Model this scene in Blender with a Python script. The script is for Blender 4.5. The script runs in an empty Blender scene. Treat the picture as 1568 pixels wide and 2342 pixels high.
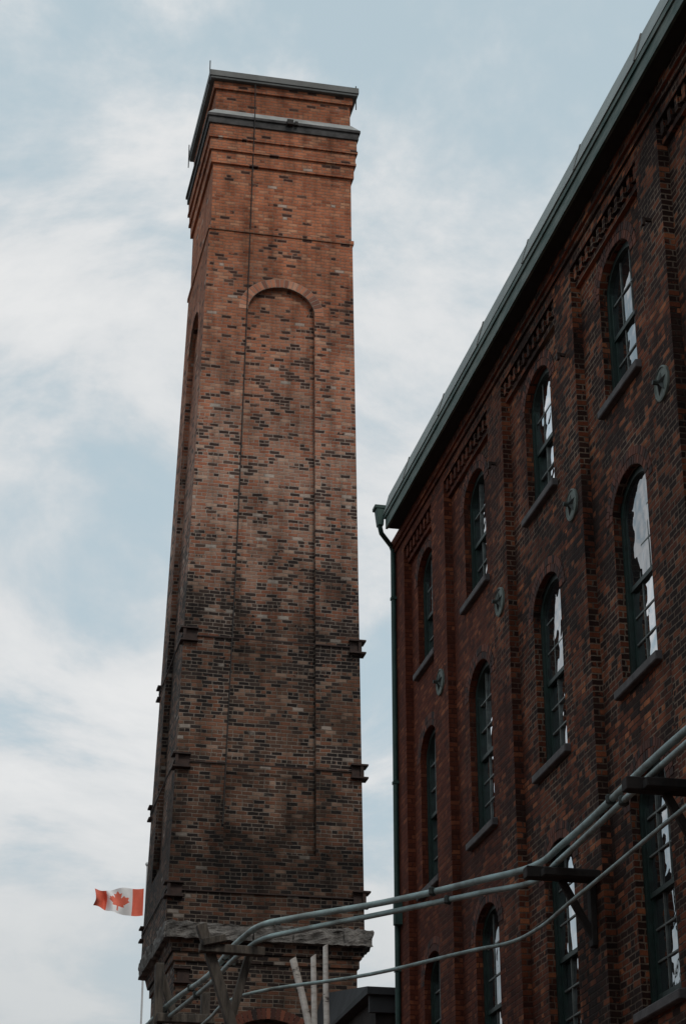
import bpy, bmesh, math, random
from mathutils import Vector
random.seed(7)
scene=bpy.context.scene
try:
    scene.view_settings.view_transform='Standard'; scene.view_settings.look='None'; scene.view_settings.exposure=0
except Exception as e: print(e)
R=math.radians

# ------------------------------------------------------------------ node helpers
class N:
    def __init__(s,nt): s.nt=nt
    def node(s,t,**kw):
        n=s.nt.nodes.new(t)
        for k,v in kw.items(): setattr(n,k,v)
        return n
    def setin(s,n,i,v):
        if v is None: return
        if isinstance(v,bpy.types.NodeSocket): s.nt.links.new(v,n.inputs[i])
        else: n.inputs[i].default_value=v
    def m(s,op,a,b=None,c=None,clamp=False):
        n=s.node('ShaderNodeMath',operation=op,use_clamp=clamp)
        s.setin(n,0,a); s.setin(n,1,b); s.setin(n,2,c); return n.outputs[0]
    def mr(s,v,a,b,c,d,smooth=False):
        n=s.node('ShaderNodeMapRange')
        if smooth: n.interpolation_type='SMOOTHSTEP'
        for i,x in enumerate((v,a,b,c,d)): s.setin(n,i,x)
        return n.outputs[0]
    def mix(s,f,a,b,blend='MIX'):
        n=s.node('ShaderNodeMix',data_type='RGBA',blend_type=blend)
        s.setin(n,0,f)
        for i,x in ((6,a),(7,b)):
            if isinstance(x,(tuple,list)): x=tuple(x)+((1,) if len(x)==3 else ())
            s.setin(n,i,x)
        return n.outputs[2]
    def noise(s,vec,scale,detail=4,rough=.55,dist=0):
        n=s.node('ShaderNodeTexNoise'); s.setin(n,'Vector',vec)
        n.inputs['Scale'].default_value=scale; n.inputs['Detail'].default_value=detail
        n.inputs['Roughness'].default_value=rough; n.inputs['Distortion'].default_value=dist
        return n.outputs[0]
    def ramp(s,f,stops,interp='LINEAR'):
        n=s.node('ShaderNodeValToRGB'); cr=n.color_ramp; cr.interpolation=interp
        while len(cr.elements)<len(stops): cr.elements.new(.5)
        for e,(p,c) in zip(cr.elements,stops):
            e.position=p
            if not isinstance(c,(tuple,list)): c=(c,c,c)
            e.color=tuple(c)+(1,)
        s.setin(n,0,f); return n.outputs[0]
    def comb(s,x,y,z=0.0):
        n=s.node('ShaderNodeCombineXYZ'); s.setin(n,0,x); s.setin(n,1,y); s.setin(n,2,z); return n.outputs[0]
    def sep(s,v):
        n=s.node('ShaderNodeSeparateXYZ'); s.setin(n,0,v); return n.outputs

def new_mat(name):
    m=bpy.data.materials.new(name); m.use_nodes=True
    nt=m.node_tree; b=nt.nodes['Principled BSDF']; return m,N(nt),b

def plain(name,col,rough=.8,var=.25,scale=6,bump=.2,metal=0,col2=None,stretch=None,bdist=.01):
    m,n,b=new_mat(name)
    tc=n.node('ShaderNodeTexCoord').outputs['Object']
    if stretch:
        mp=n.node('ShaderNodeMapping'); n.setin(mp,0,tc); mp.inputs['Scale'].default_value=stretch; tc=mp.outputs[0]
    f=n.noise(tc,scale,6,.6)
    c2=col2 or tuple(x*(1-var*1.6) for x in col)
    c=n.mix(n.mr(f,.35,.68,0,1),col,c2)
    n.setin(b,'Base Color',c); b.inputs['Roughness'].default_value=rough; b.inputs['Metallic'].default_value=metal
    if bump:
        bp=n.node('ShaderNodeBump'); bp.inputs['Strength'].default_value=bump; bp.inputs['Distance'].default_value=bdist
        n.setin(bp,'Height',n.noise(tc,scale*5,4,.6)); n.setin(b,'Normal',bp.outputs[0])
    return m

def brick_mat(name,kind,w=.225,h=.078):
    m,n,b=new_mat(name)
    tc=n.node('ShaderNodeTexCoord').outputs['Object']
    geo=n.node('ShaderNodeNewGeometry')
    P=n.sep(tc); Nn=n.sep(geo.outputs['True Normal'])
    side=n.m('GREATER_THAN',n.m('ABSOLUTE',Nn[0]),.6)
    u=n.m('ADD',n.m('MULTIPLY',P[1],side),n.m('MULTIPLY',P[0],n.m('SUBTRACT',1.0,side)))
    v=P[2]
    d1=n.noise(tc,9,2); d2=n.noise(n.comb(n.m('ADD',P[0],31.3),P[1],P[2]),7,2)
    lw=n.noise(tc,.7,1)
    u=n.m('ADD',u,n.m('MULTIPLY',n.m('SUBTRACT',d1,.5),.035))
    v=n.m('ADD',v,n.m('ADD',n.m('MULTIPLY',n.m('SUBTRACT',d2,.5),.022),n.m('MULTIPLY',n.m('SUBTRACT',lw,.5),.06)))
    vr=n.m('DIVIDE',v,h); row=n.m('FLOOR',vr); fv=n.m('FRACT',vr)
    hdr=n.m('LESS_THAN',n.m('MODULO',n.m('ADD',row,600),6),.5)
    weff=n.m('MULTIPLY',w,n.m('SUBTRACT',1.0,n.m('MULTIPLY',hdr,.5)))
    rr=n.node('ShaderNodeTexWhiteNoise',noise_dimensions='1D'); n.setin(rr,'W',row)
    uu=n.m('ADD',n.m('DIVIDE',u,weff),n.m('ADD',n.m('MULTIPLY',n.m('MODULO',n.m('ADD',row,600),2),.5),n.m('MULTIPLY',rr.outputs[0],.22)))
    col=n.m('FLOOR',uu); fu=n.m('FRACT',uu)
    wn=n.node('ShaderNodeTexWhiteNoise',noise_dimensions='3D'); n.setin(wn,'Vector',n.comb(col,row,n.m('MULTIPLY',side,5.0)))
    r1=wn.outputs[0]; rc=n.sep(wn.outputs[1]); r2=rc[0]; r3=rc[1]
    du=n.m('MULTIPLY',n.m('MINIMUM',fu,n.m('SUBTRACT',1.0,fu)),weff)
    dv=n.m('MULTIPLY',n.m('MINIMUM',fv,n.m('SUBTRACT',1.0,fv)),h)
    dd=n.m('MINIMUM',du,dv)
    rag=n.m('MULTIPLY',n.m('SUBTRACT',n.noise(tc,38,2),.5),.009)
    dd=n.m('ADD',dd,rag)
    face=n.mr(dd,.0055,.0115,0,1,True)
    fine=n.noise(tc,55,3,.7); med=n.noise(tc,1.3,5,.62); big=n.noise(tc,.35,3,.55)
    streak=n.noise(n.comb(n.m('MULTIPLY',u,2.2),n.m('MULTIPLY',P[2],.22),side),1.6,5,.6)
    if kind=='tower':
        zt=n.m('ADD',P[2],n.m('MULTIPLY',n.m('SUBTRACT',med,.5),6.0))
        top=n.mr(zt,21.5,27.5,0,1)
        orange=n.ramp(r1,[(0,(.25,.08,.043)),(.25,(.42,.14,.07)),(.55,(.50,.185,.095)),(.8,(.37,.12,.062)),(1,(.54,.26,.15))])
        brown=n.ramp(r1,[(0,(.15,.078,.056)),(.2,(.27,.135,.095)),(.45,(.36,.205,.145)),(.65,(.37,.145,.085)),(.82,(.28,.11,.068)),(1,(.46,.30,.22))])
        lowb=n.ramp(r1,[(0,(.055,.034,.028)),(.3,(.10,.056,.040)),(.55,(.155,.083,.056)),(.75,(.21,.088,.052)),(.92,(.24,.135,.092)),(1,(.34,.22,.16))])
        c=n.mix(top,brown,orange)
        low=n.mr(n.m('ADD',P[2],n.m('MULTIPLY',n.m('SUBTRACT',med,.5),7.0)),16.9,20.3,0,1)
        c=n.mix(low,lowb,c)
        zn=n.m('DIVIDE',zt,34.0)
        frac=n.ramp(zn,[(.34,.5),(.42,.34),(.47,.34),(.505,.58),(.55,.55),(.60,.27),(.68,.21),(.76,.15),(.82,.06),(1,.035)])
        frac=n.m('MULTIPLY',frac,n.mr(n.noise(tc,.9,4,.65),.36,.64,.3,1.7))
        dark=n.m('LESS_THAN',r2,frac)
        c=n.mix(n.m('MULTIPLY',dark,n.mr(r1,0,1,.8,1.0)),c,n.ramp(r3,[(0,(.012,.011,.012)),(.5,(.028,.024,.024)),(1,(.09,.058,.046))]))
        pale=n.m('GREATER_THAN',rc[2],.987)
        c=n.mix(n.m('MULTIPLY',pale,.75),c,(.50,.43,.37))
        mort=n.mix(low,n.mix(n.mr(med,.4,.6,0,1),(.17,.135,.105),(.32,.265,.22)),n.mix(top,(.37,.30,.25),(.31,.18,.125)))
        c=n.mix(face,mort,c)
        bloom=n.mr(n.noise(tc,2.1,6,.7),.60,.72,0,.40,True)
        c=n.mix(n.m('MULTIPLY',bloom,n.mr(rc[2],.2,.9,0,1)),c,(.42,.35,.30))
        dirt=n.mix(1.0,n.ramp(streak,[(.28,(.5,.48,.47)),(.5,(.9,.9,.9)),(.75,(1.12,1.1,1.08))]),n.mr(fine,.2,.8,.72,1.25),'MULTIPLY')
        c=n.mix(1.0,c,dirt,'MULTIPLY')
        c=n.mix(1.0,c,n.mr(n.noise(tc,.55,6,.68),.36,.60,.62,1.08),'MULTIPLY')
        soot=n.ramp(n.m('DIVIDE',n.m('ADD',P[2],n.m('MULTIPLY',n.m('SUBTRACT',med,.5),5.0)),34.0),[(.30,.66),(.345,.56),(.378,.26),(.41,.58),(.45,.86),(.49,.7),(.515,.56),(.55,.80),(.62,1.0),(.89,1.0),(.905,.8)])
        c=n.mix(1.0,c,soot,'MULTIPLY')
    else:
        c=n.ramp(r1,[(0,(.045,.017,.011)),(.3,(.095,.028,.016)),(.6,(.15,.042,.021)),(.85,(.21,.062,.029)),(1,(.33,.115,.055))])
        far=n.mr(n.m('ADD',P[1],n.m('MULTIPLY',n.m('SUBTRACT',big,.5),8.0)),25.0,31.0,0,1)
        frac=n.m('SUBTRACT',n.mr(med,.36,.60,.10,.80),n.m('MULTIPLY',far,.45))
        dark=n.m('LESS_THAN',r2,frac)
        c=n.mix(n.m('MULTIPLY',dark,n.mr(r1,0,1,.65,1.0)),c,n.ramp(r3,[(0,(.010,.008,.008)),(.6,(.022,.015,.013)),(1,(.055,.026,.019))]))
        spec=n.m('GREATER_THAN',n.m('ADD',rc[2],n.m('MULTIPLY',n.m('SUBTRACT',med,.5),-.6)),.99)
        c=n.mix(n.m('MULTIPLY',spec,.85),c,(.42,.145,.062))
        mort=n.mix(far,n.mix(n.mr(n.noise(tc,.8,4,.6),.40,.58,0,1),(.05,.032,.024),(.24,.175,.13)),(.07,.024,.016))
        c=n.mix(face,mort,c)
        dirt=n.mix(1.0,n.ramp(streak,[(.3,(.38,.36,.35)),(.5,(.82,.82,.82)),(.75,(1.15,1.08,1.0))]),n.mr(fine,.2,.8,.7,1.3),'MULTIPLY')
        c=n.mix(1.0,c,dirt,'MULTIPLY')
        c=n.mix(1.0,c,n.mr(n.noise(tc,.45,5,.65),.36,.60,.52,1.08),'MULTIPLY')
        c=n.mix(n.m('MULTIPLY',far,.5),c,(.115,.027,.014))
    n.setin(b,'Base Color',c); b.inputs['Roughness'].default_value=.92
    try: b.inputs['Specular IOR Level'].default_value=.2
    except: pass
    hgt=n.m('ADD',n.m('MULTIPLY',face,n.m('ADD',.7,n.m('MULTIPLY',r3,.5))),n.m('MULTIPLY',rag,30.0))
    bp=n.node('ShaderNodeBump'); bp.inputs['Strength'].default_value=.85; bp.inputs['Distance'].default_value=.014
    n.setin(bp,'Height',hgt); n.setin(b,'Normal',bp.outputs[0])
    return m

def voussoir_mat(name,stops):
    m,n,b=new_mat(name)
    at=n.node('ShaderNodeAttribute'); at.attribute_name='rnd'
    tc=n.node('ShaderNodeTexCoord').outputs['Object']
    c=n.ramp(at.outputs['Fac'],stops)
    c=n.mix(1.0,c,n.mr(n.noise(tc,50,4,.7),.2,.8,.65,1.3),'MULTIPLY')
    n.setin(b,'Base Color',c); b.inputs['Roughness'].default_value=.92
    return m

# ------------------------------------------------------------------ mesh helpers
def empty(name):
    e=bpy.data.objects.new(name,None); scene.collection.objects.link(e); return e
def link(name,me,mat,parent,smooth=False):
    o=bpy.data.objects.new(name,me); scene.collection.objects.link(o)
    if mat: 
        for mm in (mat if isinstance(mat,list) else [mat]): me.materials.append(mm)
    if parent: o.parent=parent
    if smooth:
        for p in me.polygons: p.use_smooth=True
    return o
class MB:
    def __init__(s): s.v=[]; s.f=[]; s.r=[]
    def hexa(s,p,r=None):
        i=len(s.v); s.v+= [tuple(x) for x in p]
        s.f+=[(i,i+3,i+2,i+1),(i+4,i+5,i+6,i+7),(i,i+1,i+5,i+4),(i+1,i+2,i+6,i+5),(i+2,i+3,i+7,i+6),(i+3,i,i+4,i+7)]
        s.r+=[r if r is not None else random.random()]*6
    def box(s,x0,x1,y0,y1,z0,z1,r=None):
        s.hexa([(x0,y0,z0),(x1,y0,z0),(x1,y1,z0),(x0,y1,z0),(x0,y0,z1),(x1,y0,z1),(x1,y1,z1),(x0,y1,z1)],r)
    def frus(s,cx,cy,h0,z0,h1,z1,cx1=None):
        d=cx if cx1 is None else cx1
        s.hexa([(cx-h0,cy-h0,z0),(cx+h0,cy-h0,z0),(cx+h0,cy+h0,z0),(cx-h0,cy+h0,z0),(d-h1,cy-h1,z1),(d+h1,cy-h1,z1),(d+h1,cy+h1,z1),(d-h1,cy+h1,z1)])
    def beam(s,a,b,w,t,up=(0,0,1)):
        a=Vector(a); b=Vector(b); d=(b-a).normalized(); up=Vector(up)
        if abs(d.dot(up))>.95: up=Vector((1,0,0))
        sx=d.cross(up).normalized()*w/2; sy=sx.normalized().cross(d).normalized()*t/2
        s.hexa([a-sx-sy,a+sx-sy,a+sx+sy,a-sx+sy,b-sx-sy,b+sx-sy,b+sx+sy,b-sx+sy])
    def obj(s,name,mat,parent,bevel=0):
        me=bpy.data.meshes.new(name); me.from_pydata(s.v,[],s.f)
        at=me.attributes.new('rnd','FLOAT','FACE')
        for i,x in enumerate(s.r): at.data[i].value=x
        o=link(name,me,mat,parent)
        if bevel:
            b=o.modifiers.new('b','BEVEL'); b.width=bevel; b.segments=1
        return o
def slab(outer,holes,fn,name,mat,parent,depth):
    cu=bpy.data.curves.new('tmp','CURVE'); cu.dimensions='2D'; cu.fill_mode='BOTH'; cu.extrude=depth/2
    for pl in [outer]+holes:
        sp=cu.splines.new('POLY'); sp.points.add(len(pl)-1)
        for p,q in zip(sp.points,pl): p.co=(q[0],q[1],0,1)
        sp.use_cyclic_u=True
    o=bpy.data.objects.new('tmp',cu); scene.collection.objects.link(o)
    dg=bpy.context.evaluated_depsgraph_get(); dg.update()
    me=bpy.data.meshes.new_from_object(o.evaluated_get(dg))
    bpy.data.objects.remove(o); bpy.data.curves.remove(cu)
    for v in me.vertices:
        v.co=fn(v.co.x,v.co.y,v.co.z+depth/2)
    bm=bmesh.new(); bm.from_mesh(me); bmesh.ops.remove_doubles(bm,verts=bm.verts,dist=1e-4)
    bmesh.ops.recalc_face_normals(bm,faces=bm.faces); bm.to_mesh(me); bm.free()
    me.name=name; me.materials.clear()
    for p in me.polygons: p.use_smooth=False; p.material_index=0
    return link(name,me,mat,parent)
def arch(sc,t0,w,h,rise,n=18,wt=None):
    wt=wt or w
    pts=[(sc-w/2,t0),(sc+w/2,t0)]
    for i in range(n+1):
        a=math.pi*i/n
        pts.append((sc+wt/2*math.cos(a),t0+h-rise+rise*math.sin(a)))
    return pts
def archtop(s,w,h,rise):
    x=max(-1,min(1,2*s/w)); return h-rise+rise*math.sqrt(max(0,1-x*x))
def voussoirs(mb,sc,tb,w,rise,th,fn,d0,d1,step=.082,rings=1,gap=.006):
    for k in range(rings):
        a_=w/2+k*th; b_=rise+k*th
        N_=200; pts=[(a_*math.cos(math.pi*i/N_),b_*math.sin(math.pi*i/N_)) for i in range(N_+1)]
        L=[0]
        for i in range(N_): L.append(L[-1]+math.dist(pts[i],pts[i+1]))
        n=max(5,int(L[-1]/step)); 
        def at(l):
            for i in range(N_):
                if L[i+1]>=l:
                    f=(l-L[i])/(L[i+1]-L[i]); x=pts[i][0]*(1-f)+pts[i+1][0]*f; y=pts[i][1]*(1-f)+pts[i+1][1]*f
                    nx=x/a_**2; ny=y/b_**2; q=math.hypot(nx,ny); return x,y,nx/q,ny/q
            return pts[-1][0],pts[-1][1],-1,0
        for i in range(n):
            l0=L[-1]*i/n+gap; l1=L[-1]*(i+1)/n-gap
            x0,y0,m0,k0=at(l0); x1,y1,m1,k1=at(l1); g=gap
            q=[(x0+m0*g,y0+k0*g),(x1+m1*g,y1+k1*g),(x1+m1*(th-g),y1+k1*(th-g)),(x0+m0*(th-g),y0+k0*(th-g))]
            j=random.uniform(-.002,.002)
            mb.hexa([fn(sc+a,tb+c,d0+j) for a,c in q]+[fn(sc+a,tb+c,d1) for a,c in q])
def ringband(sc,tb,w,rise,th,n=24):
    o=[(sc+(w/2+th)*math.cos(math.pi*i/n),tb+(rise+th)*math.sin(math.pi*i/n)) for i in range(n+1)]
    i_=[(sc+(w/2)*math.cos(math.pi*i/n),tb+rise*math.sin(math.pi*i/n)) for i in range(n,-1,-1)]
    return o+i_
def tube(name,pts,r,mat,parent,smoothpath=True,res=6):
    cu=bpy.data.curves.new(name,'CURVE'); cu.dimensions='3D'; cu.bevel_depth=r; cu.bevel_resolution=3; cu.use_fill_caps=True
    if smoothpath:
        sp=cu.splines.new('BEZIER'); sp.bezier_points.add(len(pts)-1)
        for p,q in zip(sp.bezier_points,pts):
            p.co=q; p.handle_left_type=p.handle_right_type='AUTO'
        sp.resolution_u=res
    else:
        sp=cu.splines.new('POLY'); sp.points.add(len(pts)-1)
        for p,q in zip(sp.points,pts): p.co=tuple(q)+(1,)
    o=bpy.data.objects.new(name,cu); scene.collection.objects.link(o)
    dg=bpy.context.evaluated_depsgraph_get(); dg.update()
    me=bpy.data.meshes.new_from_object(o.evaluated_get(dg)); bpy.data.objects.remove(o)
    me.materials.clear()
    return link(name,me,mat,parent,True)

# ------------------------------------------------------------------ materials
MT=brick_mat('tower_brick','tower',w=.23,h=.083)
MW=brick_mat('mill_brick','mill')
VT=voussoir_mat('arch_brick_tower',[(0,(.15,.065,.045)),(.3,(.33,.125,.072)),(.7,(.43,.17,.095)),(1,(.50,.26,.17))])
VW=voussoir_mat('arch_brick_mill',[(0,(.018,.011,.010)),(.35,(.06,.020,.013)),(.7,(.11,.033,.019)),(1,(.17,.052,.027))])
MORT=plain('lime_mortar',(.32,.24,.19),.95,.2,10,.3)
STONE=plain('rough_stone',(.20,.185,.17),.95,.5,3,.9,bdist=.05)
SILL=plain('sill_stone',(.12,.11,.11),.9,.3,5,.4)
DSTONE=plain('dark_stone',(.085,.08,.078),.9,.45,3,.4)
FLASH=plain('lead_flashing',(.34,.35,.34),.6,.25,2.5,.15)
CAPM=plain('cap_metal',(.11,.115,.11),.6,.3,2.5,.15)
GREENROOF=plain('roof_flashing',(.26,.30,.285),.6,.2,1.2,.1)
GREEN=plain('green_paint',(.014,.042,.036),.65,.3,3,.15,col2=(.025,.07,.058))
FASC=plain('fascia_green_paint',(.018,.062,.05),.65,.3,5,.3,col2=(.14,.17,.15),stretch=(1,.5,3))
GREENW=plain('window_green_paint',(.010,.032,.026),.55,.4,8,.2)
MUNT=plain('glazing_bar_paint',(.15,.17,.16),.6,.4,8,.2)
SOFF=plain('soffit',(.022,.024,.022),.8,.3,3,.1)
IRON=plain('rusted_iron',(.045,.024,.018),.85,.4,8,.4)
PLATE=plain('anchor_plate',(.15,.18,.16),.7,.3,9,.3)
STARM=plain('anchor_star',(.045,.055,.05),.7,.4,9,.3)
WOOD=plain('weathered_timber',(.11,.092,.075),.9,.5,3,.8,stretch=(4,4,.6),bdist=.02)
DWOOD=plain('dark_timber',(.028,.021,.018),.9,.5,3,.6)
PIPE=plain('pipe_patina',(.38,.51,.51),.6,.3,3,.2,col2=(.16,.18,.165))
PIPED=plain('pipe_clamp',(.05,.06,.055),.7,.4,8,.2)
CABLE=plain('cable_black',(.02,.016,.014),.8,.1,5,0)
WHITE=plain('white_pole',(.5,.5,.5),.5,.1,5,0)
SLATE=plain('roof_slate',(.04,.042,.045),.8,.3,2,.4)
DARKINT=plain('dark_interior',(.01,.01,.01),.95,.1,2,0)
BIRCH,n,b=new_mat('birch_bark')
tc=n.node('ShaderNodeTexCoord').outputs['Object']; mp=n.node('ShaderNodeMapping'); n.setin(mp,0,tc); mp.inputs['Scale'].default_value=(3,3,9)
f=n.noise(mp.outputs[0],1.6,4,.6)
n.setin(b,'Base Color',n.ramp(f,[(.33,(.12,.10,.09)),(.40,(.62,.56,.5)),(.6,(.8,.75,.69)),(1,(.82,.78,.72))])); b.inputs['Roughness'].default_value=.8
GLASS=bpy.data.materials.new('window_glass'); GLASS.use_nodes=True; nt=GLASS.node_tree; nt.nodes.clear(); n=N(nt)
tc=n.node('ShaderNodeTexCoord').outputs['Object']; oi=n.node('ShaderNodeObjectInfo')
vv=n.node('ShaderNodeVectorMath',operation='ADD'); n.setin(vv,0,tc); 
n.nt.links.new(n.comb(n.m('MULTIPLY',oi.outputs['Random'],40.0),0.0,0.0),vv.inputs[1])
bp=n.node('ShaderNodeBump'); bp.inputs['Strength'].default_value=.7; bp.inputs['Distance'].default_value=.07
n.setin(bp,'Height',n.noise(vv.outputs[0],1.5,2,.5))
gl=n.node('ShaderNodeBsdfGlossy'); gl.inputs['Roughness'].default_value=.02; gl.inputs['Color'].default_value=(.95,.97,1,1); n.setin(gl,'Normal',bp.outputs[0])
df=n.node('ShaderNodeBsdfDiffuse'); df.inputs['Color'].default_value=(.016,.018,.019,1)
fr=n.node('ShaderNodeFresnel'); fr.inputs['IOR'].default_value=2.0; n.setin(fr,'Normal',bp.outputs[0])
ms=n.node('ShaderNodeMixShader'); n.setin(ms,0,n.m('ADD',n.m('MULTIPLY',fr.outputs[0],1.35),n.m('MULTIPLY',n.m('POWER',oi.outputs['Random'],1.5),.45),clamp=True))
nt.links.new(df.outputs[0],ms.inputs[1]); nt.links.new(gl.outputs[0],ms.inputs[2])
out=n.node('ShaderNodeOutputMaterial'); nt.links.new(ms.outputs[0],out.inputs[0])

# ------------------------------------------------------------------ ground
def sheet(name,x0,x1,y0,y1,z,mat,parent=None):
    me=bpy.data.meshes.new(name); me.from_pydata([(x0,y0,z),(x1,y0,z),(x1,y1,z),(x0,y1,z)],[],[(0,1,2,3)]); return link(name,me,mat,parent)
GR=plain('ground_gravel',(.11,.10,.09),.95,.3,.8,.5)
sheet('ground',-1500,1500,-1500,1500,0,GR)
PAV,n,b=new_mat('brick_paving')
tc=n.node('ShaderNodeTexCoord').outputs['Object']; bt=n.node('ShaderNodeTexBrick'); n.setin(bt,'Vector',tc)
bt.inputs['Scale'].default_value=1; bt.inputs['Brick Width'].default_value=.22; bt.inputs['Row Height'].default_value=.11; bt.inputs['Mortar Size'].default_value=.006
bt.inputs['Color1'].default_value=(.20,.09,.06,1); bt.inputs['Color2'].default_value=(.11,.06,.05,1); bt.inputs['Mortar'].default_value=(.06,.055,.05,1)
n.setin(b,'Base Color',bt.outputs[0]); b.inputs['Roughness'].default_value=.9
sheet('brick_pavement',-5.9,7.95,-30,60,.004,PAV)

# ------------------------------------------------------------------ TOWER
tower=empty('brick_chimney_tower')
CY=42.05
def cz(z): return 7.05+(z-12.2)*.0095
def hw(z): return 2.0-(z-12.2)*.0186
ZB,ZT=11.45,27.98
mb=MB(); mb.frus(cz(ZB-.3),CY,hw(ZB)-.13,ZB-.3,hw(ZT)-.13,ZT-.02,cz(ZT)); mb.obj('recessed_core',MT,tower)
D=.13
def fmap(side):
    def f(s,t,d):
        h=hw(t)-d; cx=cz(t)
        if side=='front': return (cx+s,CY-h,t)
        if side=='back': return (cx-s,CY+h,t)
        if side=='left': return (cx-h,CY-s,t)
        return (cx+h,CY+s,t)
    return f
rw_b,rw_t=1.93,1.56; zb_r,zs_r,rise_r=12.95,25.8,.68
vmb=MB()
for sd in ('front','back','left','right'):
    ins=0 if sd in('front','back') else D
    outer=[(-hw(ZB)+ins,ZB),(hw(ZB)-ins,ZB),(hw(ZT)-ins,ZT),(-hw(ZT)+ins,ZT)]
    off=.04 if sd=='front' else 0
    hole=arch(off,zb_r,rw_b,zs_r-zb_r+rise_r,rise_r,24,rw_t)
    slab(outer,[hole],fmap(sd),sd+'_brick_face',MT,tower,D)
    if sd in('front','left'):
        fm=fmap(sd); slab(ringband(off,zs_r,rw_t,rise_r,.22),[],lambda s,t,d,fm=fm:fm(s,t,d-.003),sd+'_arch_mortar',MORT,tower,.05)
        voussoirs(vmb,off,zs_r,rw_t,rise_r,.22,fmap(sd),-.008,.05,.09,gap=.009)
vmb.obj('arch_rings',VT,tower)
C2=7.21; H=1.68
st=MB()
st.frus(C2,CY,H,ZT-.05,H-.01,29.78)
for hh,z0,z1 in ((H+.05,29.75,30.11),(H+.085,30.11,30.44),(H+.11,30.44,30.81)):
    st.frus(C2,CY,hh,z0,hh,z1)
st.frus(C2,CY,H-.02,31.0,H-.03,32.04)
st.frus(C2,CY,H+.03,31.91,H+.03,32.12)
st.obj('upper_brickwork',MT,tower)
cb=MB()
for z,e in ((30.09,.10),(30.42,.13)):
    cb.frus(C2,CY,H+e,z,H+e,z+.07)
cb.frus(cz(ZT),CY,hw(ZT)+.03,ZT-.10,hw(ZT)+.03,ZT+.0)
cb.obj('corbel_courses',MT,tower)
bd=MB(); bd.frus(C2,CY,H+.15,30.81,H+.15,31.05); bd.frus(C2,CY,H+.19,30.99,H+.19,31.075); bd.obj('stone_cornice_band',DSTONE,tower,.01)
fl=MB(); fl.frus(C2,CY,H+.17,31.08,H+.0,31.31); fl.obj('flashing_ledge',FLASH,tower)
cp=MB(); cp.frus(C2,CY,H+.13,32.12,H+.14,32.18); cp.frus(C2,CY,H+.16,32.18,H+.16,32.35); cp.obj('metal_cap',CAPM,tower,.01)
for i,(x,y,z) in enumerate(((C2-H-.14,CY-H+.05,32.3),(C2+H+.13,CY-H+.05,32.1),(C2-H-.17,CY+H,32.1),(C2+H-.2,CY+H,32.3))):
    tube('lightning_rod_%d'%i,[(x,y,z-.25),(x,y,z+.45)],.013,CABLE,tower,False)
cx0=C2-H+.95
def fy(z): return CY-hw(z)-.02
tube('lightning_cable',[(cx0,CY-H-.16,32.05),(cx0,CY-H-.2,31.1),(cx0,CY-H-.17,30.8),(cx0,CY-H-.03,29.6),(cx0-.02,CY-H-.03,28.0),(cx0-.04,fy(27),27),(cx0-.07,fy(25.6),25.6),(6.30,fy(20)-.0,20),(6.12,fy(13.5),13.5)],.013,CABLE,tower,False)
fb=MB(); fb.box(C2+.05,C2+.2,CY-H-.28,CY-H-.14,30.95,31.08); fb.box(C2+.24,C2+.32,CY-H-.24,CY-H-.14,30.97,31.07); fb.obj('band_fittings',CABLE,tower)
ib=MB()
for z in (17.6,14.8,12.1):
    h=hw(z); cx=cz(z)
    for sx in(-1,1):
        for sy in(-1,1):
            ax=cx+sx*h; ay=CY+sy*h
            x0,x1=(ax-.08,ax+.30) if sx<0 else (ax-.24,ax+.12)
            y0,y1=(ay-.12,ay+.2) if sy<0 else (ay-.2,ay+.12)
            ib.box(x0,x1,y0,y1,z+.12,z+.155); ib.box(x0,x1,y0,y1,z-.155,z-.12)
            xi=(x0+.08,x1-.02) if sx<0 else (x0+.02,x1-.08)
            yi=(y0+.08,y1) if sy<0 else (y0,y1-.08)
            ib.box(xi[0],xi[1],yi[0],yi[1],z-.12,z+.12)
            yy=(ay-.10,ay-.06) if sy<0 else (ay+.06,ay+.10)
            ib.box(ax-.02 if sx<0 else ax-.04,ax+.04 if sx<0 else ax+.02,yy[0],yy[1],z-.12,z+.12)
    ib.box(cx-h,cx+h,CY-h-.035,CY-h-.012,z-.012,z+.012)
    ib.box(cx-h-.035,cx-h-.012,CY-h,CY+h,z-.012,z+.012)
ib.obj('iron_tie_clamps',IRON,tower)
lg=MB(); BH=1.92; CX=7.10
random.seed(3)
for sd in range(4):
    L=-BH-.14
    while L<BH+.14-.01:
        w=min(random.uniform(.7,1.1),BH+.14-L)
        if BH+.14-(L+w)<.35: w=BH+.14-L
        p=random.uniform(.0,.06); z1=11.45+random.uniform(-.01,.01)
        a0,a1=L+.006,L+w-.006
        if sd==0: q=[(CX+a0,CY-BH-.14-p),(CX+a1,CY-BH-.14-p),(CX+a1,CY-BH+.3),(CX+a0,CY-BH+.3)]
        elif sd==1: q=[(CX+a0,CY+BH-.3),(CX+a1,CY+BH-.3),(CX+a1,CY+BH+.14+p),(CX+a0,CY+BH+.14+p)]
        elif sd==2: q=[(CX-BH-.14-p,CY+a0),(CX-BH+.3,CY+a0),(CX-BH+.3,CY+a1),(CX-BH-.14-p,CY+a1)]
        else: q=[(CX+BH-.3,CY+a0),(CX+BH+.14+p,CY+a0),(CX+BH+.14+p,CY+a1),(CX+BH-.3,CY+a1)]
        dz=.003*sd
        lg.hexa([(x,y,11.13+dz) for x,y in q]+[(x,y,z1+dz) for x,y in q]); L+=w
lo=lg.obj('stone_ledge',STONE,tower)
sb=lo.modifiers.new('s','SUBSURF'); sb.subdivision_type='SIMPLE'; sb.levels=sb.render_levels=3
tx=bpy.data.textures.new('rough','CLOUDS'); tx.noise_scale=.16
dm=lo.modifiers.new('d','DISPLACE'); dm.texture=tx; dm.texture_coords='GLOBAL'; dm.strength=.15; dm.mid_level=.5
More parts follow.
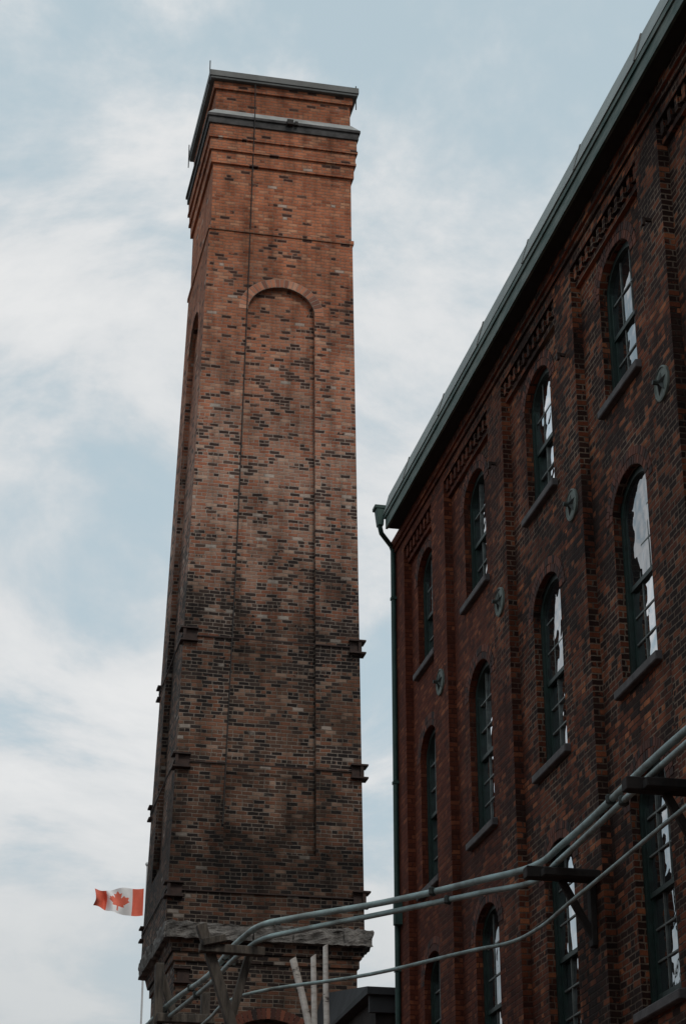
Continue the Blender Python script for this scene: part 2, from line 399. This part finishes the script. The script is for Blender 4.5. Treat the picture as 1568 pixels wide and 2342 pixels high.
bs=MB(); bs.frus(CX,CY,BH-.0,10.9,BH+.06,11.16); bs.frus(CX,CY,BH-.04,10.72,BH-.04,10.9)
bs.obj('base_corbels',MT,tower)
base_out=lambda s,t,d:(CX+s,CY-(BH-.08)+d,t)
slab([(-BH+.08,0),(BH-.08,0),(BH-.08,10.8),(-BH+.08,10.8)],[arch(.05,.0,1.9,9.65,.75,24)],base_out,'base_front',MT,tower,.25)
bs=MB(); bs.box(CX-BH+.08,CX+BH-.08,CY-BH+.35,CY+BH-.1,0,10.8); bs.obj('base_core',MT,tower)
vm=MB(); voussoirs(vm,.05,9.65-.75,1.9,.75,.22,base_out,-.005,.05,.085); vm.obj('base_arch_ring',VW,tower)
ib=MB(); xx=CX-BH+.15
ib.box(xx-.1,xx+.25,CY-BH-.02,CY-BH+.1,10.55,10.585); ib.box(xx-.1,xx+.25,CY-BH-.02,CY-BH+.1,10.27,10.305); ib.box(xx-.02,xx+.22,CY-BH+.04,CY-BH+.09,10.305,10.55)
ib.obj('base_clamp',IRON,tower)

# ------------------------------------------------------------------ MILL BUILDING
mill=empty('brick_mill_building')
WX=8.0; PD=.13
Y0,Y1=5.0,32.75
ZS=16.74; YE=32.15
pan=[(30.18,32.1,31.10,1.12)]
bays=[]
e=29.35
while e-2.6>6:
    bays.append((e-2.62,e)); e-=3.37
for a,b_ in bays: pan.append((a,b_,(a+b_)/2-.02,1.2))
wallmap=lambda s,t,d:(WX+d,s,t)
holes=[]
ZP=16.34
for a,b_,c,w in pan: holes.append([(a,.6),(b_,.6),(b_,ZP),(a,ZP)])
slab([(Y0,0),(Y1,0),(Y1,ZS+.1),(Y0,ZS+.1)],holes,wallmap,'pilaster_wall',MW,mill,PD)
rows=[(13.86,2.02,.42,2,2),(10.07,2.62,.42,3,3),(6.24,2.74,.42,3,3),(2.35,2.75,.42,3,3)]
panmap=lambda s,t,d:(WX+PD+d,s,t)
holes=[]
for a,b_,c,w in pan:
    for zs,h,ri,r1,r2 in rows: holes.append(arch(c,zs,w,h,ri,16))
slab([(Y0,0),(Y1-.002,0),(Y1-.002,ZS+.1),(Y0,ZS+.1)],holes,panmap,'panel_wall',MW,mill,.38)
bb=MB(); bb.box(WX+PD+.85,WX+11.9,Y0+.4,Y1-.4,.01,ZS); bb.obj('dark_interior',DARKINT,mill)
bb=MB(); bb.box(WX+PD+.38,WX+12,Y1-.35,Y1-.001,0,ZS+.1); bb.box(WX+PD+.38,WX+12,Y0,Y0+.35,0,ZS+.1); bb.box(WX+12,WX+12.4,Y0,Y1-.001,0,ZS+.1); bb.obj('end_and_rear_walls',MW,mill)
vm=MB(); sl=MB()
for a,b_,c,w in pan:
    for zs,h,ri,r1,r2 in rows:
        voussoirs(vm,c,zs+h-ri,w,ri,.115,panmap,-.008,.05,.08,rings=2)
        o=w/2+.12
        sl.hexa([(WX+.045,c-o,zs-.125),(WX+PD+.1,c-o,zs-.125),(WX+PD+.1,c+o,zs-.125),(WX+.045,c+o,zs-.125),(WX+.045,c-o,zs-.015),(WX+PD+.1,c-o,zs+.01),(WX+PD+.1,c+o,zs+.01),(WX+.045,c+o,zs-.015)])
vm.obj('window_arch_rings',VW,mill); sl.obj('window_sills',SILL,mill,.012)
ct=MB()
for a,b_,c,w in pan:
    L=b_-a; n_=int(L/.23); st_=L/n_
    for i in range(n_):
        y=a+st_*(i+.5)
        ct.box(WX+.03,WX+PD+.02,y-.05,y+.05,ZP-.20,ZP+.01)
        ct.box(WX+.055,WX+PD+.02,y-.085,y+.085,ZP-.13,ZP-.05)
    ct.box(WX+.07,WX+PD+.02,a,b_,ZP-.28,ZP-.20)
ct.obj('corbel_tables',MW,mill)
wc=MB(); wc.box(WX-.035,WX+.0,Y0,Y1-.01,ZP+.16,ZP+.24); wc.box(WX-.07,WX+.0,Y0,Y1-.01,ZP+.24,ZS); wc.obj('cornice_courses',MW,mill)
ev=MB(); ev.box(WX-.28,WX+.1,Y0-.2,YE,ZS,ZS+.04); ev.obj('soffit',SOFF,mill)
ev=MB(); ev.box(WX-.31,WX-.27,Y0-.2,YE+.02,ZS-.02,ZS+.25); ev.box(WX-.335,WX-.31,Y0-.2,YE+.02,ZS+.17,ZS+.25); ev.box(WX-.27,WX+.3,YE+.002,YE+.02,ZS-.0,ZS+.25); ev.obj('fascia',FASC,mill)
ev=MB(); sm=MB(); y=Y0-.2; 
while y<YE-.2:
    y2=min(y+2.35,YE+.04)
    if YE-y2<.3: y2=YE+.04
    p=[(WX-.35,ZS+.252),(WX-.24,ZS+.66),(WX+.2,ZS+.72),(WX+.2,ZS+.252)]
    j=random.uniform(-.006,.006)
    ev.hexa([(p[0][0]+j,y+.004,p[0][1]),(p[3][0],y+.004,p[3][1]),(p[3][0],y2-.004,p[3][1]),(p[0][0]+j,y2-.004,p[0][1]),
             (p[1][0]+j,y+.004,p[1][1]+j),(p[2][0],y+.004,p[2][1]),(p[2][0],y2-.004,p[2][1]),(p[1][0]+j,y2-.004,p[1][1]+j)])
    sm.hexa([(p[0][0]-.012,y-.014,p[0][1]+.004),(p[0][0]+.05,y-.014,p[0][1]+.004),(p[0][0]+.05,y+.014,p[0][1]+.004),(p[0][0]-.012,y+.014,p[0][1]+.004),
             (p[1][0]-.012,y-.014,p[1][1]+.010),(p[1][0]+.05,y-.014,p[1][1]+.016),(p[1][0]+.05,y+.014,p[1][1]+.016),(p[1][0]-.012,y+.014,p[1][1]+.010)])
    y=y2
ev.obj('roof_edge_flashing',GREENROOF,mill); sm.obj('flashing_seams',CAPM,mill)
rf=MB(); a0=ZS+.3
rf.hexa([(WX+.1,Y0,a0),(WX+6.2,Y0,a0),(WX+6.2,YE,a0),(WX+.1,YE,a0),(WX+.15,Y0,a0+.35),(WX+6.2,Y0,a0+1.6),(WX+6.2,YE,a0+1.6),(WX+.15,YE,a0+.35)])
rf.hexa([(WX+6.2,Y0,a0),(WX+12.3,Y0,a0),(WX+12.3,YE,a0),(WX+6.2,YE,a0),(WX+6.2,Y0,a0+1.6),(WX+12.2,Y0,a0+.35),(WX+12.2,YE,a0+.35),(WX+6.2,YE,a0+1.6)])
rf.obj('roof',SLATE,mill)
hp=MB(); yh=32.2
hp.hexa([(7.56,yh-.03,16.80),(7.66,yh-.03,16.80),(7.66,yh+.12,16.80),(7.56,yh+.12,16.80),(7.53,yh-.03,17.12),(7.68,yh-.03,17.12),(7.68,yh+.15,17.12),(7.53,yh+.15,17.12)])
hp.box(7.50,7.70,yh-.04,yh+.18,17.12,17.19); hp.box(7.70,7.95,yh+.0,yh+.10,17.02,17.15); hp.obj('gutter_hopper',GREEN,mill,.008)
yd=Y1-.05
tube('downpipe',[(7.61,yh+.04,16.85),(7.61,yh+.05,16.78),(7.65,yh+.12,16.70),(7.92,yd,16.64),(7.95,yd,16.55),(7.95,yd,12),(7.95,yd,6),(7.95,yd,.1)],.045,GREEN,mill,False)
pb=MB()
for z in (15.6,12.2,9.0,6.0,3.0): pb.box(7.90,8.0,yd-.055,yd+.055,z,z+.05)
pb.box(7.87,7.999,yd-.18,yd-.055,9.75,10.2); pb.obj('pipe_clips_and_box',GREEN,mill)
def win_meshes(w,h,ri,ru,rl):
    fn=lambda s,t,d:(d,s,t)
    fr=slab(arch(0,0,w,h,ri,16),[arch(0,.08,w-.15,h-.155,ri-.05,16)],fn,'frame',GREENW,None,.12)
    me_f=fr.data; bpy.data.objects.remove(fr)
    mid=h*.47; W=w-.15
    g=MB(); u=MB()
    g.box(.035,.085,-W/2,W/2,mid-.03,mid+.03); g.box(.05,.10,-W/2,W/2,.08,.17)
    for sg in(-1,1):
        g.box(.03,.08,sg*W/2-(.05 if sg>0 else 0),sg*W/2+(0 if sg>0 else .05),mid,h-ri)
        g.box(.055,.10,sg*W/2-(.05 if sg>0 else 0),sg*W/2+(0 if sg>0 else .05),.17,mid-.03)
    for i in (1,2):
        s=-W/2+W*i/3
        u.box(.045,.078,s-.011,s+.011,mid+.03,archtop(s,w,h,ri)-.07)
        u.box(.066,.096,s-.011,s+.011,.17,mid-.03)
    for i in range(1,ru):
        t=mid+(h-.1-mid)*i/ru
        u.box(.043,.076,-W/2+.05,W/2-.05,t-.011,t+.011)
    for i in range(1,rl):
        t=.17+(mid-.2)*i/rl
        u.box(.064,.094,-W/2+.05,W/2-.05,t-.011,t+.011)
    o=g.obj('sash',GREENW,None); me_s=o.data; bpy.data.objects.remove(o)
    o=u.obj('bars',MUNT,None); me_u=o.data; bpy.data.objects.remove(o)
    o=slab(arch(0,mid,W,h-mid-.075,ri-.05,16),[],fn,'glass',GLASS,None,.01); me_g=o.data; bpy.data.objects.remove(o)
    q=bpy.data.meshes.new('glass_lower'); q.from_pydata([(0,-W/2,.1),(0,W/2,.1),(0,W/2,mid),(0,-W/2,mid)],[],[(0,3,2,1)]); q.materials.append(GLASS)
    return me_f,me_s,me_u,me_g,q
cache={}; k=0
for a,b_,c,w in pan:
    for zs,h,ri,r1,r2 in rows:
        key=(w,h)
        if key not in cache: cache[key]=win_meshes(w,h,ri,r1,r2)
        mf,ms_,mu,mg,mq=cache[key]; k+=1; xx=WX+PD+.10
        for nm,me,dx in(('window_frame',mf,0),('window_sash',ms_,0),('window_bars',mu,0),('window_glass_upper',mg,.062),('window_glass_lower',mq,.085)):
            o=bpy.data.objects.new('%s_%d'%(nm,k),me); scene.collection.objects.link(o); o.parent=mill; o.location=(xx+dx,c,zs)
            if 'glass' in nm: o.rotation_euler=(0,random.uniform(-.012,.012),random.uniform(-.02,.02))
pil=[(29.35+30.18)/2]+[bays[i][0]-.375 for i in range(len(bays)-1)]
def plate(y,z,r=.215):
    bm=bmesh.new(); me=bpy.data.meshes.new('anchor_plate'); n_=32
    prof=[(r,.0),(r,-.028),(r*.9,-.036),(r*.86,-.022)]
    rings=[[bm.verts.new((WX+pr[1],y+pr[0]*math.cos(2*math.pi*i/n_),z+pr[0]*math.sin(2*math.pi*i/n_))) for i in range(n_)] for pr in prof]
    for q,p in zip(rings,rings[1:]):
        for i in range(n_): bm.faces.new((q[i],q[(i+1)%n_],p[(i+1)%n_],p[i]))
    bm.faces.new(rings[-1]); bmesh.ops.recalc_face_normals(bm,faces=bm.faces); bm.to_mesh(me); bm.free(); link('anchor_plate',me,PLATE,mill)
    bm=bmesh.new(); me=bpy.data.meshes.new('anchor_star')
    cv=bm.verts.new((WX-.075,y,z)); ov=[]
    for i in range(10):
        rr=r*.72 if i%2==0 else r*.26; a=math.pi/2+2*math.pi*i/10
        ov.append(bm.verts.new((WX-(.024 if i%2==0 else .026),y+rr*math.cos(a),z+rr*math.sin(a))))
    for i in range(10): bm.faces.new((cv,ov[i],ov[(i+1)%10]))
    q=[bm.verts.new((x_,y+.03*math.cos(a),z+.03*math.sin(a))) for x_ in (WX-.13,WX-.06) for a in [math.pi*2*j/6 for j in range(6)]]
    bm.faces.new(q[:6]); 
    for j in range(6): bm.faces.new((q[j],q[(j+1)%6],q[6+(j+1)%6],q[6+j]))
    bmesh.ops.recalc_face_normals(bm,faces=bm.faces); bm.to_mesh(me); bm.free(); link('anchor_star',me,STARM,mill)
for y in pil: plate(y,12.99)
hk=MB()
for y in pil[1:]: hk.box(WX-.10,WX,y-.02,y+.02,15.2,15.24); hk.box(WX-.12,WX-.08,y-.03,y+.03,15.14,15.24)
hk.obj('wall_hooks',IRON,mill)

# ------------------------------------------------------------------ pipe bridge
pb_=empty('overhead_pipeline')
A=[(7.5,10,8.33),(7.5,16,8.33),(7.5,19,8.33),(7.5,22.6,8.33),(7.45,23.6,8.33),(7.03,24.4,8.33),(6.12,25.83,8.33),(5.05,26.97,8.33),(4.78,27.3,8.33),(4.62,28.0,8.33),(4.5,30.46,8.33),(4.27,32.5,8.33),(4.14,34.1,8.33),(3.9,38,8.33),(3.8,44,8.33)]
A=[(x,y,z-.025*math.sin(y*.9)) for x,y,z in A]
tube('pipe_upper',A,.042,PIPE,pb_)
B=[(x-.03 if y<23 else x+.02,y+.05,z-.155+(.03*math.sin(y*1.3))) for x,y,z in A]
tube('pipe_lower',B,.036,PIPE,pb_)
C=[(7.6,10,7.68),(7.6,18.8,7.68),(7.62,22.7,7.66),(7.62,24.2,7.66),(7.5,24.9,7.67),(7.2,25.4,7.68),(6.16,26.9,7.64),(4.85,28.6,7.68),(4.62,29.2,7.68),(4.54,30.4,7.68),(4.4,33,7.68),(4.3,44,7.68)]
tube('pipe_thin',C,.025,PIPE,pb_)
cl=MB()
for P_ in (A,B):
    for i in range(len(P_)-1):
        p=Vector(P_[i]); q=Vector(P_[i+1]); 
        if (q-p).length>1.6:
            c=p.lerp(q,.5 if P_ is A else .35); d=(q-p).normalized()*.03; cl.beam(c-d,c+d,.115,.115)
cl.obj('couplings',PIPED,pb_,.02)
tm=MB()
for y in (13.0,19.4,22.95):
    tm.box(7.15,8.0,y-.08,y+.08,7.98,8.12)
    tm.box(7.3,8.0,y-.28,y-.14,7.96,8.06)
    tm.beam((7.6,y,7.98),(7.97,y,7.3),.07,.09); tm.box(7.93,8.0,y-.07,y+.07,7.2,7.98)
tm.obj('wall_brackets',DWOOD,pb_,.01)

tr=empty('timber_trestle'); tm=MB()
tm.beam((3.98,27.8,8.42),(4.46,27.8,7.0),.14,.13,(0,1,0)); tm.beam((4.72,27.95,8.18),(4.40,27.95,7.0),.11,.13,(0,1,0))
tm.beam((3.95,27.68,8.07),(4.85,27.68,8.05),.12,.13,(0,1,0)); tm.box(4.33,4.53,27.78,27.98,0,7.08); tm.beam((3.98,27.6,8.12),(4.3,27.6,8.2),.1,.1)
tm.obj('posts_and_beams',WOOD,tr,.01)
tr2=empty('timber_trestle'); tm=MB()
tm.box(4.02,4.16,33.05,33.2,0,9.05); tm.box(4.05,4.95,32.9,33.04,8.08,8.22); tm.box(4.78,4.92,33.05,33.2,0,8.6); tm.beam((4.1,33.25,9.0),(4.7,33.25,7.3),.12,.1,(0,1,0)); tm.beam((4.0,32.95,7.7),(4.9,32.95,7.6),.12,.12)
tm.obj('posts_and_beams',WOOD,tr2,.01)

def taper(name,pts,r0,r1,mat):
    me=bpy.data.meshes.new(name); bm=bmesh.new(); n_=12; rings=[]
    for i,p in enumerate(pts):
        f=i/(len(pts)-1); r=r0+(r1-r0)*f
        rings.append([bm.verts.new((p[0]+r*math.cos(2*math.pi*j/n_)*(1+.06*math.sin(j*2+i)),p[1]+r*math.sin(2*math.pi*j/n_),p[2]+(.03*math.cos(2*math.pi*j/n_) if i==len(pts)-1 else 0))) for j in range(n_)])
    for a,c in zip(rings,rings[1:]):
        for j in range(n_): bm.faces.new((a[j],a[(j+1)%n_],c[(j+1)%n_],c[j]))
    bm.faces.new(rings[-1]); bm.faces.new(rings[0][::-1])
    bmesh.ops.recalc_face_normals(bm,faces=bm.faces); bm.to_mesh(me); bm.free(); return link(name,me,mat,None,False)
taper('birch_trunk',[(6.46,31,.3),(6.44,31,3),(6.42,31,5),(6.405,31,6.5),(6.43,31,7.4),(6.40,31,8.2),(6.39,31,8.98)],.06,.042,BIRCH)
taper('birch_trunk',[(6.34,31.1,.3),(6.3,31.1,4),(6.27,31.1,6.5),(6.25,31.1,7.6),(6.22,31.1,8.83)],.055,.042,BIRCH)
taper('birch_trunk',[(6.6,30.8,.3),(6.45,30.8,5),(6.3,30.8,6.6),(6.1,30.8,7.7),(5.98,30.8,8.2),(5.84,30.8,8.70)],.065,.05,BIRCH)
pl=empty('timber_planter'); tm=MB()
for i in range(5):
    z=.02+i*.11; tm.box(6.0,6.05,30.4,31.6,z,z+.1); tm.box(6.95,7.0,30.4,31.6,z,z+.1); tm.box(6.05,6.95,30.4,30.45,z,z+.1); tm.box(6.05,6.95,31.55,31.6,z,z+.1)
tm.obj('boards',WOOD,pl); tm=MB(); tm.box(6.05,6.95,30.45,31.55,.02,.48); tm.obj('soil',DWOOD,pl)

sh=empty('low_shed'); tm=MB(); tm.box(7.78,12,33.6,38.6,0,8.75); tm.obj('walls',DWOOD,sh)
tm=MB(); tm.hexa([(7.6,33.4,8.78),(12.2,33.4,8.78),(12.2,38.8,8.78),(7.6,38.8,8.78),(7.6,33.4,8.9),(12.2,33.4,8.9),(11.2,38.8,9.9),(7.95,38.8,9.9)])
tm.box(7.66,12.1,33.5,33.6,8.5,8.78); tm.obj('roof',SLATE,sh)

fp=empty('canadian_flag_on_pole')
FX,FY=6.93,60
tube('flagpole',[(FX,FY,0),(FX,FY,18.0)],.03,WHITE,fp,False)
bpy.ops.mesh.primitive_uv_sphere_add(radius=.07,location=(FX,FY,18.05),segments=12,ring_count=8); o=bpy.context.object; o.name='finial'; o.data.materials.append(WHITE); o.parent=fp
RED=plain('flag_red',(.74,.14,.08),.7,.1,4,0); FW=plain('flag_white',(.80,.78,.77),.7,.08,4,0)
half=[(0,.93),(.13,.67),(.27,.75),(.20,.36),(.40,.57),(.46,.47),(.70,.52),(.63,.30),(.74,.23),(.38,-.06),(.43,-.20),(.05,-.15),(.055,-.5)]
leaf=half+[(-x,y) for x,y in half[::-1]]
def inside(x,y):
    c=False; n_=len(leaf)
    for i in range(n_):
        x0,y0=leaf[i]; x1,y1=leaf[(i+1)%n_]
        if (y0>y)!=(y1>y) and x<(x1-x0)*(y-y0)/(y1-y0+1e-9)+x0: c=not c
    return c
nx,ny=140,70; W_,H_=1.62,.82; vs=[]; fs=[]; mi=[]
for i in range(nx+1):
    for j in range(ny+1):
        s=i/nx; t=j/ny
        wv=.16*math.sin(s*9+t*1.2)*s**.5+.06*math.sin(s*19-t*3)*s
        x=FX-.08-s*W_*.92+.05*math.sin(s*9)+.05*math.sin(t*3.2)*s
        lean=-.10*math.sin(s*5.5)*s-.02*s
        z=16.9-H_/2*(1-.42*s*s)+t*H_*(1-.45*s*s)+lean+.04*math.sin(t*5+s*8)*s
        vs.append((x,FY+wv*1.5,z))
for i in range(nx):
    for j in range(ny):
        q=i*(ny+1)+j; fs.append((q,q+1,q+ny+2,q+ny+1))
        s=(i+.5)/nx; t=(j+.5)/ny
        red=s<.25 or s>.75 or inside((s-.5)*4/1.08,(t-.45)*2/1.08+.12)
        mi.append(1 if red else 0)
me=bpy.data.meshes.new('flag'); me.from_pydata(vs,[],fs); o=link('flag',me,[FW,RED],fp,True)
for p,m_ in zip(me.polygons,mi): p.material_index=m_

op=empty('opposite_brick_building'); tm=MB(); tm.box(-14,-6,-6,46,0,11.5); tm.obj('walls',MW,op)
tm=MB(); tm.box(-14.2,-5.7,-6.2,46.2,11.5,11.75); tm.hexa([(-14,-6,11.76),(-6,-6,11.76),(-6,46,11.76),(-14,46,11.76),(-10.1,-6,14),(-9.9,-6,14),(-9.9,46,14),(-10.1,46,14)]); tm.obj('roof',SLATE,op)
tm=MB(); tl=MB()
for i in range(14):
    for z in (1.2,4.8,8.2):
        y=-3.5+i*3.5; tm.box(-6.02,-5.99,y-.55,y+.55,z,z+2); tl.box(-6.05,-5.95,y-.7,y+.7,z-.15,z)
        tl.box(-6.03,-5.97,y-.03,y+.03,z,z+2)
tm.obj('windows',GLASS,op); tl.obj('window_trim',FLASH,op)

# ------------------------------------------------------------------ world, sun
az,el=165,48
wd=bpy.data.worlds.new('World'); scene.world=wd; wd.use_nodes=True
nt=wd.node_tree; n=N(nt); bg=nt.nodes['Background']
sky=n.node('ShaderNodeTexSky'); sky.sky_type='NISHITA'; sky.sun_disc=False; sky.sun_elevation=R(el); sky.sun_rotation=R(az)
tc=n.node('ShaderNodeTexCoord').outputs['Generated']; S=n.sep(tc)
zz=n.m('ADD',n.m('MAXIMUM',S[2],0.0),.22)
pv=n.comb(n.m('DIVIDE',S[0],zz),n.m('DIVIDE',S[1],zz),0.0)
mp=n.node('ShaderNodeMapping'); n.setin(mp,0,pv); mp.inputs['Location'].default_value=(3.1,1.7,0)
c1=n.noise(mp.outputs[0],3.0,12,.6,.45); c2=n.noise(mp.outputs[0],1.1,3,.5)
bias=n.ramp(S[2],[(.2,.05),(.38,.13),(.50,.085),(.62,.045)])
msk=n.mr(n.m('ADD',n.m('ADD',n.m('MULTIPLY',c1,.95),n.m('MULTIPLY',c2,.30)),bias),.62,.80,0,1,True)
blue=n.mix(.90,sky.outputs[0],(5.0,6.15,6.75))
cc=n.mix(n.mr(c1,.38,.62,0,1),(6.0,6.4,6.7),(7.9,8.0,8.05))
col=n.mix(msk,blue,cc)
lowg=n.mr(S[2],.17,.33,1,0,True)
col=n.mix(n.m('MULTIPLY',lowg,.68),col,(5.3,5.65,5.8))
n.setin(bg,'Color',col); bg.inputs['Strength'].default_value=.1
sd=bpy.data.lights.new('sun','SUN'); sd.energy=1.15; sd.angle=R(14); sd.color=(1,.94,.86)
so=bpy.data.objects.new('sun',sd); scene.collection.objects.link(so)
d=Vector((math.sin(R(az))*math.cos(R(el)),math.cos(R(az))*math.cos(R(el)),math.sin(R(el))))
so.rotation_euler=d.to_track_quat('Z','Y').to_euler(); so.location=d*60

# ------------------------------------------------------------------ camera
cd=bpy.data.cameras.new('camera'); cam=bpy.data.objects.new('camera',cd); scene.collection.objects.link(cam)
cd.sensor_fit='VERTICAL'; cd.sensor_height=36; cd.lens=72.1; cd.clip_end=5000; cd.clip_start=.1
cam.location=(0,0,1.6); cam.rotation_euler=(R(90+25.05),0,R(-12.14))
scene.camera=cam
print('DONE objects',len(bpy.data.objects))
